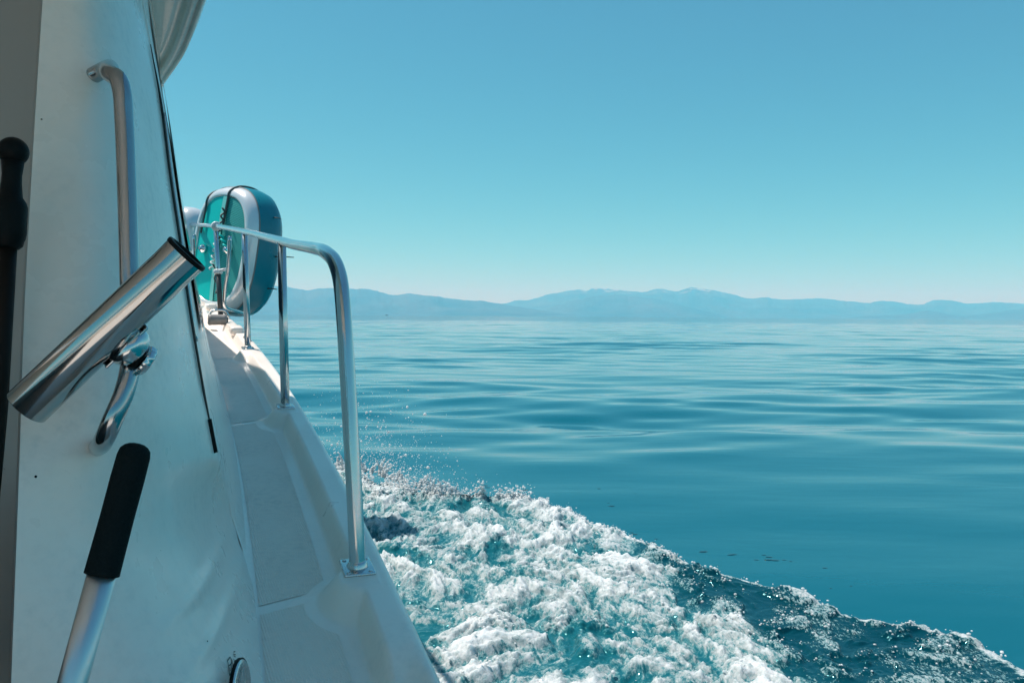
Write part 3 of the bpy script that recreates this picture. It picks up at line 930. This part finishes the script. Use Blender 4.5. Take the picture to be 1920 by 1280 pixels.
rise = sstep(0.0, 0.09, w_in + 0.0)
back = np.exp(-w_in / (0.55 + 0 * w_in))
Hc = crest_h[:, None]
turb = (0.085 * (b1 - 0.32) + 0.019 * (b2 - 0.35) * (0.45 + foam) + 0.020 * (b3 - 0.35) * (0.3 + foam) + 0.009 * b4_ * foam) * (1 - 0.80 * torn)
Hf = rise * (Hc * (0.55 + 0.45 * back) + turb * sstep(0.03, 0.30, w_in) + 0.022 * b2 * (1 - sstep(0.03, 0.3, w_in)))
Hf = np.maximum(Hf, 0.028 * rise) - 0.03 * (1 - rise) + 0.02 * rise * sstep(0.35, 0.7, b2)
milk = sstep(0.15, 0.8, (1 - torn) * (0.75 + 0.3 * (b1 - 0.4)) + 0.06)

def m_foam():
    t = NT('churned_foam')
    f = t.new('ShaderNodeAttribute', attribute_name='foam').outputs['Fac']
    mk = t.new('ShaderNodeAttribute', attribute_name='milk').outputs['Fac']
    v = t.coord((1.25, 0.72, 1), rot=(0, 0, R(-24)))          # bubbles drawn out along the flow
    n = t.noise(v, 15.0, 6, 0.66, 0.5); n2 = t.noise(v, 62.0, 5, 0.7, 0.3); n3 = t.noise(v, 230.0, 3, 0.6)
    rid = t.math('SUBTRACT', 1.0, t.math('MULTIPLY', t.math('ABSOLUTE', t.math('SUBTRACT', t.noise(v, 7.0, 4, 0.55, 1.1), 0.5)), 4.2))
    mx = t.math('ADD', t.math('ADD', t.math('MULTIPLY', n, 0.38), t.math('MULTIPLY', n2, 0.42)), t.math('MULTIPLY', rid, 0.20))
    fl = t.math('ADD', t.math('MULTIPLY', n2, 0.62), t.math('MULTIPLY', n, 0.38))     # separate flecks on clear water
    fm = t.new('ShaderNodeMix'); t.l.new(t.rng(mk, 0.1, 0.6, 0, 1), fm.inputs[0]); t.l.new(fl, fm.inputs[2]); t.l.new(mx, fm.inputs[3])
    mx = fm.outputs[0]
    thr = t.rng(f, 0, 1, 0.70, 0.30)
    d = t.math('SUBTRACT', mx, thr)
    mask = t.rng(d, -0.03, 0.12, 0, 1)
    water = t.mix(mk, (0.001, 0.042, 0.060), (0.006, 0.10, 0.125))
    lace = t.ramp(t.rng(d, -0.10, 0.26, 0, 1), [(0.0, (0.016, 0.155, 0.185)), (0.30, (0.12, 0.28, 0.30)), (0.46, (0.32, 0.40, 0.41)), (0.72, (0.50, 0.53, 0.535)), (1.0, (0.66, 0.675, 0.68))])
    t.set(Base_Color=t.mix(t.rng(d, t.rng(mk, 0, 0.6, -0.012, -0.10), 0.02, 0, 1), water, lace), Roughness=t.rng(mask, 0, 1, 0.08, 0.40),
          Normal=t.bump(t.math('MULTIPLY', t.math('ADD', n2, t.math('MULTIPLY', n3, 0.5)), mask), 0.6, 0.012),
          Subsurface_Weight=t.rng(mask, 0, 1, 0.0, 0.55))
    t.b.inputs['Subsurface Radius'].default_value = (0.8, 1.0, 1.0)
    t.b.inputs['Subsurface Scale'].default_value = 0.035
    t.b.inputs['Specular Tint'].default_value = (0.3, 0.93, 1.0, 1)
    t.b.inputs['IOR'].default_value = 1.34
    return t.m
FOAM = m_foam()
wake = grid_mesh('wake_foam', np.stack([FX, FY, Hf], 2), FOAM, flip=False)
for nm, arr in (('foam', foam), ('milk', milk)):
    at = wake.data.attributes.new(nm, 'FLOAT', 'POINT'); at.data.foreach_set('value', np.clip(arr, 0, 1).astype(np.float32).ravel())
tag(wake, 'white foaming wake streaming past the hull over turquoise water', 'wake', kind='stuff')

# ---------------------------------------------------------------- spray
def ico(sub):
    bm = bmesh.new(); bmesh.ops.create_icosphere(bm, subdivisions=sub, radius=1.0)
    v = np.array([p.co[:] for p in bm.verts]); f = np.array([[q.index for q in p.verts] for p in bm.faces]); bm.free()
    return v, f
def beads(name, cen, rad, mat, sub=1, squash=None):
    v, f = ico(sub)
    n = len(cen)
    sc = np.ones((n, 3)) if squash is None else squash
    V = cen[:, None, :] + v[None] * rad[:, None, None] * sc[:, None, :]
    F = f[None] + (np.arange(n) * len(v))[:, None, None]
    return fast_mesh(name, V.reshape(-1, 3), F.reshape(-1, 3), mat)
def m_spray():
    t = NT('spray_drops')
    t.set(Base_Color=(0.88, 0.89, 0.89), Roughness=0.12)
    t.b.inputs['IOR'].default_value = 1.34
    tr = t.new('ShaderNodeBsdfTranslucent'); tr.inputs[0].default_value = (0.92, 0.94, 0.94, 1)
    mx = t.new('ShaderNodeMixShader'); mx.inputs[0].default_value = 0.45
    t.l.new(t.b.outputs[0], mx.inputs[1]); t.l.new(tr.outputs[0], mx.inputs[2]); t.l.new(mx.outputs[0], t.out.inputs['Surface'])
    return t.m
SPRAY = m_spray()
rg = np.random.default_rng(77)
def foam_z(i, j): return Hf[i, j]
cen, rad = [], []
# airborne drops over the splash beside the rail
for k in range(1500):
    px = rg.normal(715, 80); lift = abs(rg.normal(0, 1)) ** 1.3
    yline = np.interp(px, [560, 640, 680, 740, 800, 860, 930], [860, 862, 866, 884, 905, 920, 930])
    py = yline - lift * np.interp(px, [560, 680, 760, 860, 950], [52, 62, 48, 26, 12]) + rg.uniform(-4, 14)
    if py < 700 or px < 575 or px > 980: continue
    d = np.interp(px, [560, 700, 860, 980], [7.9, 7.3, 6.9, 6.6]) + rg.normal(0, 0.3)
    cen.append(P(px, py, d)); rad.append(0.0024 + 0.005 * rg.random() ** 3 + (0.010 if rg.random() < 0.03 else 0))
# ragged fingers of water at the splash
for k in range(44):
    px = rg.uniform(625, 880); yline = np.interp(px, [640, 680, 740, 800, 860, 900], [868, 872, 890, 908, 921, 926])
    d = np.interp(px, [640, 700, 860], [7.5, 7.25, 6.9]) + rg.normal(0, 0.12)
    h = rg.uniform(5, 16) + 26 * rg.random() ** 3 * np.interp(px, [640, 690, 780, 900], [0.9, 1.25, 0.9, 0.35]); lean = rg.normal(4, 9)
    r0 = rg.uniform(0.014, 0.030)
    for q in np.linspace(0, 1, 16):
        cen.append(P(px + lean * q * q + rg.normal(0, 0.5), yline + 8 - h * q * 1.2, d)); rad.append(r0 * (1 - 0.72 * q) * rg.uniform(0.7, 1.15))
# froth lumps heaped on the splash and along the crest
for k in range(11000):
    u = rg.random()
    if u < 0.45:
        i = int(np.clip(rg.normal(230, 130), 60, 700)); j = int(min(NB - 1, abs(rg.normal(0, 26))))
    else:
        i = int(rg.uniform(60, 860)); j = int(rg.uniform(0, NB * 0.8))
    if foam[i, j] < 0.4 + 0.45 * rg.random(): continue
    jump = abs(rg.normal(0, 1)) * (0.045 if (i < 330 and j < 70) else 0.012)
    cen.append(Vector((FX[i, j] + rg.normal(0, 0.012), FY[i, j] + rg.normal(0, 0.012), Hf[i, j] + jump)))
    rad.append((0.0022 + 0.0065 * rg.random() ** 3) * (1.5 if i < 330 else 1.0))
# flecks on the torn dark water
for k in range(3500):
    i = int(rg.uniform(380, 880)); j = int(rg.uniform(3, NB * 0.75))
    if torn[i, j] < 0.35: continue
    if b2[i, j] < 0.30 + 0.25 * rg.random(): continue
    cen.append(Vector((FX[i, j], FY[i, j], Hf[i, j] + 0.001))); rad.append(0.0022 + 0.0055 * rg.random() ** 2.5)
cen = np.array([list(c) for c in cen]); rad = np.array(rad)
sq = np.stack([rg.uniform(0.8, 1.5, len(rad)), rg.uniform(0.8, 1.3, len(rad)), rg.uniform(0.6, 1.1, len(rad))], 1)
sp = beads('spray_drops', cen, rad, SPRAY, 1, sq)
tag(sp, 'white spray drops thrown up along the wake crest', 'spray', kind='stuff')
# drops landing on the smooth water ahead of the crest leave small dark dimples
dc, drd = [], []
for (px, py, r) in ((1318, 1031, .02), (1384, 1036, .022), (1440, 1040, .02), (1428, 1047, .012), (1458, 1049, .024), (1474, 1049, .016), (1544, 1065, .012), (1574, 1102, .01),
                    (1117, 915, .014), (1189, 924, .008), (905, 912, .022), (980, 920, .03), (1140, 948, .02), (1183, 996, .016), (1224, 1010, .012), (1143, 946, .01)):
    for q in range(2):
        q_ = PZ(px + rg.normal(0, 7), py + rg.normal(0, 2.0), 0.0); dc.append([q_.x, q_.y, float(wave_height(np.array([q_.x]), np.array([q_.y]), np.array([0.03]))[0])]); drd.append(r * rg.uniform(0.5, 1.1))
DIM = m_plain('dimple_water', (0.001, 0.03, 0.045), 0.08)
dm = beads('landed_drops', np.array(dc), np.array(drd), DIM, 2, np.tile([[1.4, 0.8, 0.16]], (len(dc), 1)))
tag(dm, 'dark dimples where drops land on the smooth water ahead of the wake', 'dimples', kind='stuff')

# ================================================================== teal and white float lashed outside the bow rail
FC = P(408, 466, 6.02)
fn_ = Vector((-0.57, -0.82, 0.08)).normalized()
frt = Vector((0.82, -0.57, 0)).normalized(); frt = (frt - fn_ * frt.dot(fn_)).normalized()
fup = frt.cross(fn_) * -1
if fup.z < 0: fup = -fup
TILT = R(7)
frt, fup = frt * math.cos(TILT) - fup * math.sin(TILT), fup * math.cos(TILT) + frt * math.sin(TILT) * 1.0
fup = (fup - frt * fup.dot(frt)).normalized()
fa, fb = 0.385, 0.490
flt = empty('inflatable_float', FC - fup * fb, 'teal and silver inflatable float lashed upright outside the bow rail', 'float')
def FP(x, z, d): return FC + frt * x + fup * z + fn_ * d
def sup(th, a, b, e=2.7):
    c, s_ = math.cos(th), math.sin(th)
    return (abs(c) ** (2 / e)) * a * (1 if c >= 0 else -1), (abs(s_) ** (2 / e)) * b * (1 if s_ >= 0 else -1)
def fring(name, stations, mat, n=72):
    V, F = [], []
    for (ins, d) in stations:
        for k in range(n):
            x, z = sup(2 * math.pi * k / n, fa - ins, fb - ins); V.append(FP(x, z, d))
    for i in range(len(stations) - 1):
        for k in range(n): F.append((i*n+k, i*n+(k+1) % n, (i+1)*n+(k+1) % n, (i+1)*n+k))
    return mesh(name, V, F, mat, flt)
SILVER = m_plain('silver_vinyl', (0.78, 0.77, 0.76), 0.20, 0.05, 8, 0.05, metallic=0.3)
BLUEV = m_plain('blue_vinyl', (0.004, 0.20, 0.255), 0.3, 0.05, 8, 0.08)
TEAL = m_plain('teal_vinyl', (0.0, 0.55, 0.50), 0.45, 0.08, 20, 0.05, spec=0.2)
def m_meshcloth():
    t = NT('teal_mesh'); v = t.coord()
    c = t.new('ShaderNodeTexChecker'); c.inputs['Scale'].default_value = 120
    t.l.new(v, c.inputs[0])
    t.set(Base_Color=t.mix(c.outputs['Fac'], (0.0, 0.20, 0.185), (0.05, 0.46, 0.42)), Roughness=0.6, Normal=t.bump(c.outputs['Fac'], 0.3, 0.003))
    return t.m
fring('side_band', [(0.30, -0.335), (0.14, -0.335), (0.05, -0.31), (0.012, -0.26), (0.0, -0.20), (0.002, -0.12), (0.014, -0.072)], BLUEV)
rimf = fring('rim', [(0.0142, -0.0715), (0.030, -0.035), (0.055, -0.010), (0.080, 0.0), (0.092, -0.004), (0.097, -0.018)], SILVER)
fring('seam', [(0.010, -0.078), (0.008, -0.073), (0.012, -0.068)], GREYPL)
def half(name, x0f, x1f, mat, d0=-0.016):
    zs = np.linspace(-(fb - 0.095), fb - 0.095, 46); V = []
    for z in zs:
        e = 2.7; w_ = (fa - 0.095) * max(0.0, 1 - (abs(z) / (fb - 0.0945)) ** e) ** (1 / e)
        a = x0f if x0f is not None else -w_
        b = x1f if x1f is not None else w_
        a = max(a, -w_); b = min(b, w_)
        if a > b: a = b
        row = [list(FP(a + (b - a) * q, z, d0 + 0.020 * (1 - ((a + (b - a) * q) / (fa - 0.1)) ** 2) * (1 - (z / fb) ** 2))) for q in np.linspace(0, 1, 9)]
        V.append(row)
    return grid_mesh(name, np.array(V), mat, flt)
half('panel', None, -0.022, TEAL)
half('mesh_panel', 0.022, None, m_meshcloth())
half('zip_strip', -0.021, 0.021, m_plain('zip_tape', (0.18, 0.60, 0.55), 0.35, 0.6, 160, 0.35), -0.011)
def zmax(x, ins): return (fb - ins) * max(0.0, 1 - (abs(x) / (fa - ins)) ** 2.7) ** (1 / 2.7)
def strap(name, x, r, mat, zin=0.16):
    q = [FP(x, zin, 0.014)] + [FP(x, zmax(x, i_), d_) for i_, d_ in ((0.100, 0.002), (0.080, 0.004), (0.055, -0.006), (0.03, -0.032), (0.008, -0.075), (-0.002, -0.12), (-0.004, -0.20), (0.012, -0.262), (0.05, -0.312))]
    return tube(name, catmull([list(p) for p in q], 44), r, mat, flt, 8)
CORD = m_plain('dark_cord', (0.05, 0.075, 0.075), 0.6, 0.4, 120)
WCORD = m_plain('pale_cord', (0.55, 0.66, 0.64), 0.7, 0.4, 160)
strap('strap', 0.045, 0.009, CORD)
strap('strap', -0.215, 0.008, CORD, 0.10)
def squiggle(name, a, b, amp, turns, r, mat, d=0.03):
    q = []
    for i in range(60):
        f = i / 59
        q.append(list(FP(a[0] + (b[0]-a[0])*f + amp * math.sin(f * turns * 6.283), a[1] + (b[1]-a[1])*f, d + 0.012 * math.cos(f * turns * 6.283))))
    return tube(name, q, r, mat, flt, 7)
squiggle('lashing', (0.025, 0.16), (0.005, -0.16), 0.020, 7, 0.007, WCORD)
squiggle('lashing', (0.05, 0.30), (0.03, 0.05), 0.008, 4, 0.007, CORD)
squiggle('lashing', (0.06, 0.10), (0.20, -0.04), 0.010, 4, 0.008, TEAL)
squiggle('lashing', (0.03, -0.12), (0.12, -0.33), 0.004, 2, 0.006, CORD)
for x, z in ((-0.155, -0.015), (0.15, 0.0)):
    vv_ = lathe('valve', FP(x, z, 0.0), fn_, [(0, 0.030), (0.015, 0.034), (0.030, 0.030), (0.038, 0.018), (0.05, 0.016), (0.052, 0.0)], CHROME, flt, 20)
for (x0, x1, py) in ((500, 527, 408), (505, 551, 481), (500, 520, 541)):
    tube('strap_end', [P(x0, py, 6.0), P((x0 + x1) / 2, py, 5.98), P(x1, py + 1.5, 5.95)], [0.006, 0.005, 0.003], CORD, flt, 8)
# second, folded chamber behind the first
def back_chamber():
    c = P(350, 462, 6.75); V, F = [], []; n = 48
    prof = [(-0.14, 0.7), (-0.12, 0.88), (-0.06, 0.98), (0.0, 1.0), (0.06, 0.98), (0.12, 0.88), (0.14, 0.7)]
    for d, k in prof:
        for q in range(n):
            x, z = sup(2 * math.pi * q / n, 0.20 * k, 0.33 * k); V.append(c + frt * x + fup * z + fn_ * d)
    for i in range(len(prof) - 1):
        for q in range(n): F.append((i*n+q, i*n+(q+1) % n, (i+1)*n+(q+1) % n, (i+1)*n+q))
    F.append(tuple(reversed(range(n)))); F.append(tuple((len(prof)-1)*n+q for q in range(n)))
    mesh('back_chamber', V, F, SILVER, flt)
back_chamber()
tie = squiggle('tie_cord', (-0.02, -0.50), (0.05, -0.54), 0.012, 3, 0.005, WCORD, 0.02)

# ================================================================== far boat on the lake
fbp = P(725, 590.6, 2600.0); fbp.z = 0.0
far = empty('motorboat', fbp, 'tiny dark boat far off below the left mountains', 'boat')
bm = bmesh.new()
prof = [(-5.5, 1.0), (-2, 1.4), (2.5, 1.3), (5.8, 0.0)]
lo = []; hi = []
for x, w_ in prof:
    for sgn, lst in ((1, lo), (-1, hi)): pass
vs_ = []
for x, w_ in prof:
    vs_.append([bm.verts.new(fbp + Vector((x, -w_, 1.3 + 0.05 * x))), bm.verts.new(fbp + Vector((x * 0.93, -w_ * 0.6, -0.2))), bm.verts.new(fbp + Vector((x * 0.93, w_ * 0.6, -0.2))), bm.verts.new(fbp + Vector((x, w_, 1.3 + 0.05 * x)))])
for i in range(3):
    for k in range(4):
        bm.faces.new((vs_[i][k], vs_[i][(k+1) % 4], vs_[i+1][(k+1) % 4], vs_[i+1][k]))
bm.faces.new(vs_[0])
bm_obj('hull', bm, m_plain('far_hull', (0.05, 0.05, 0.05), 0.5), far, False)
rounded_box('cabin', fbp + Vector((-0.6, 0, 2.1)), (1, 0, 0), (0, 1, 0), (0, 0, 1), 3.6, 1.8, 1.7, 0.2, m_plain('far_cabin', (0.10, 0.10, 0.10), 0.5), far)
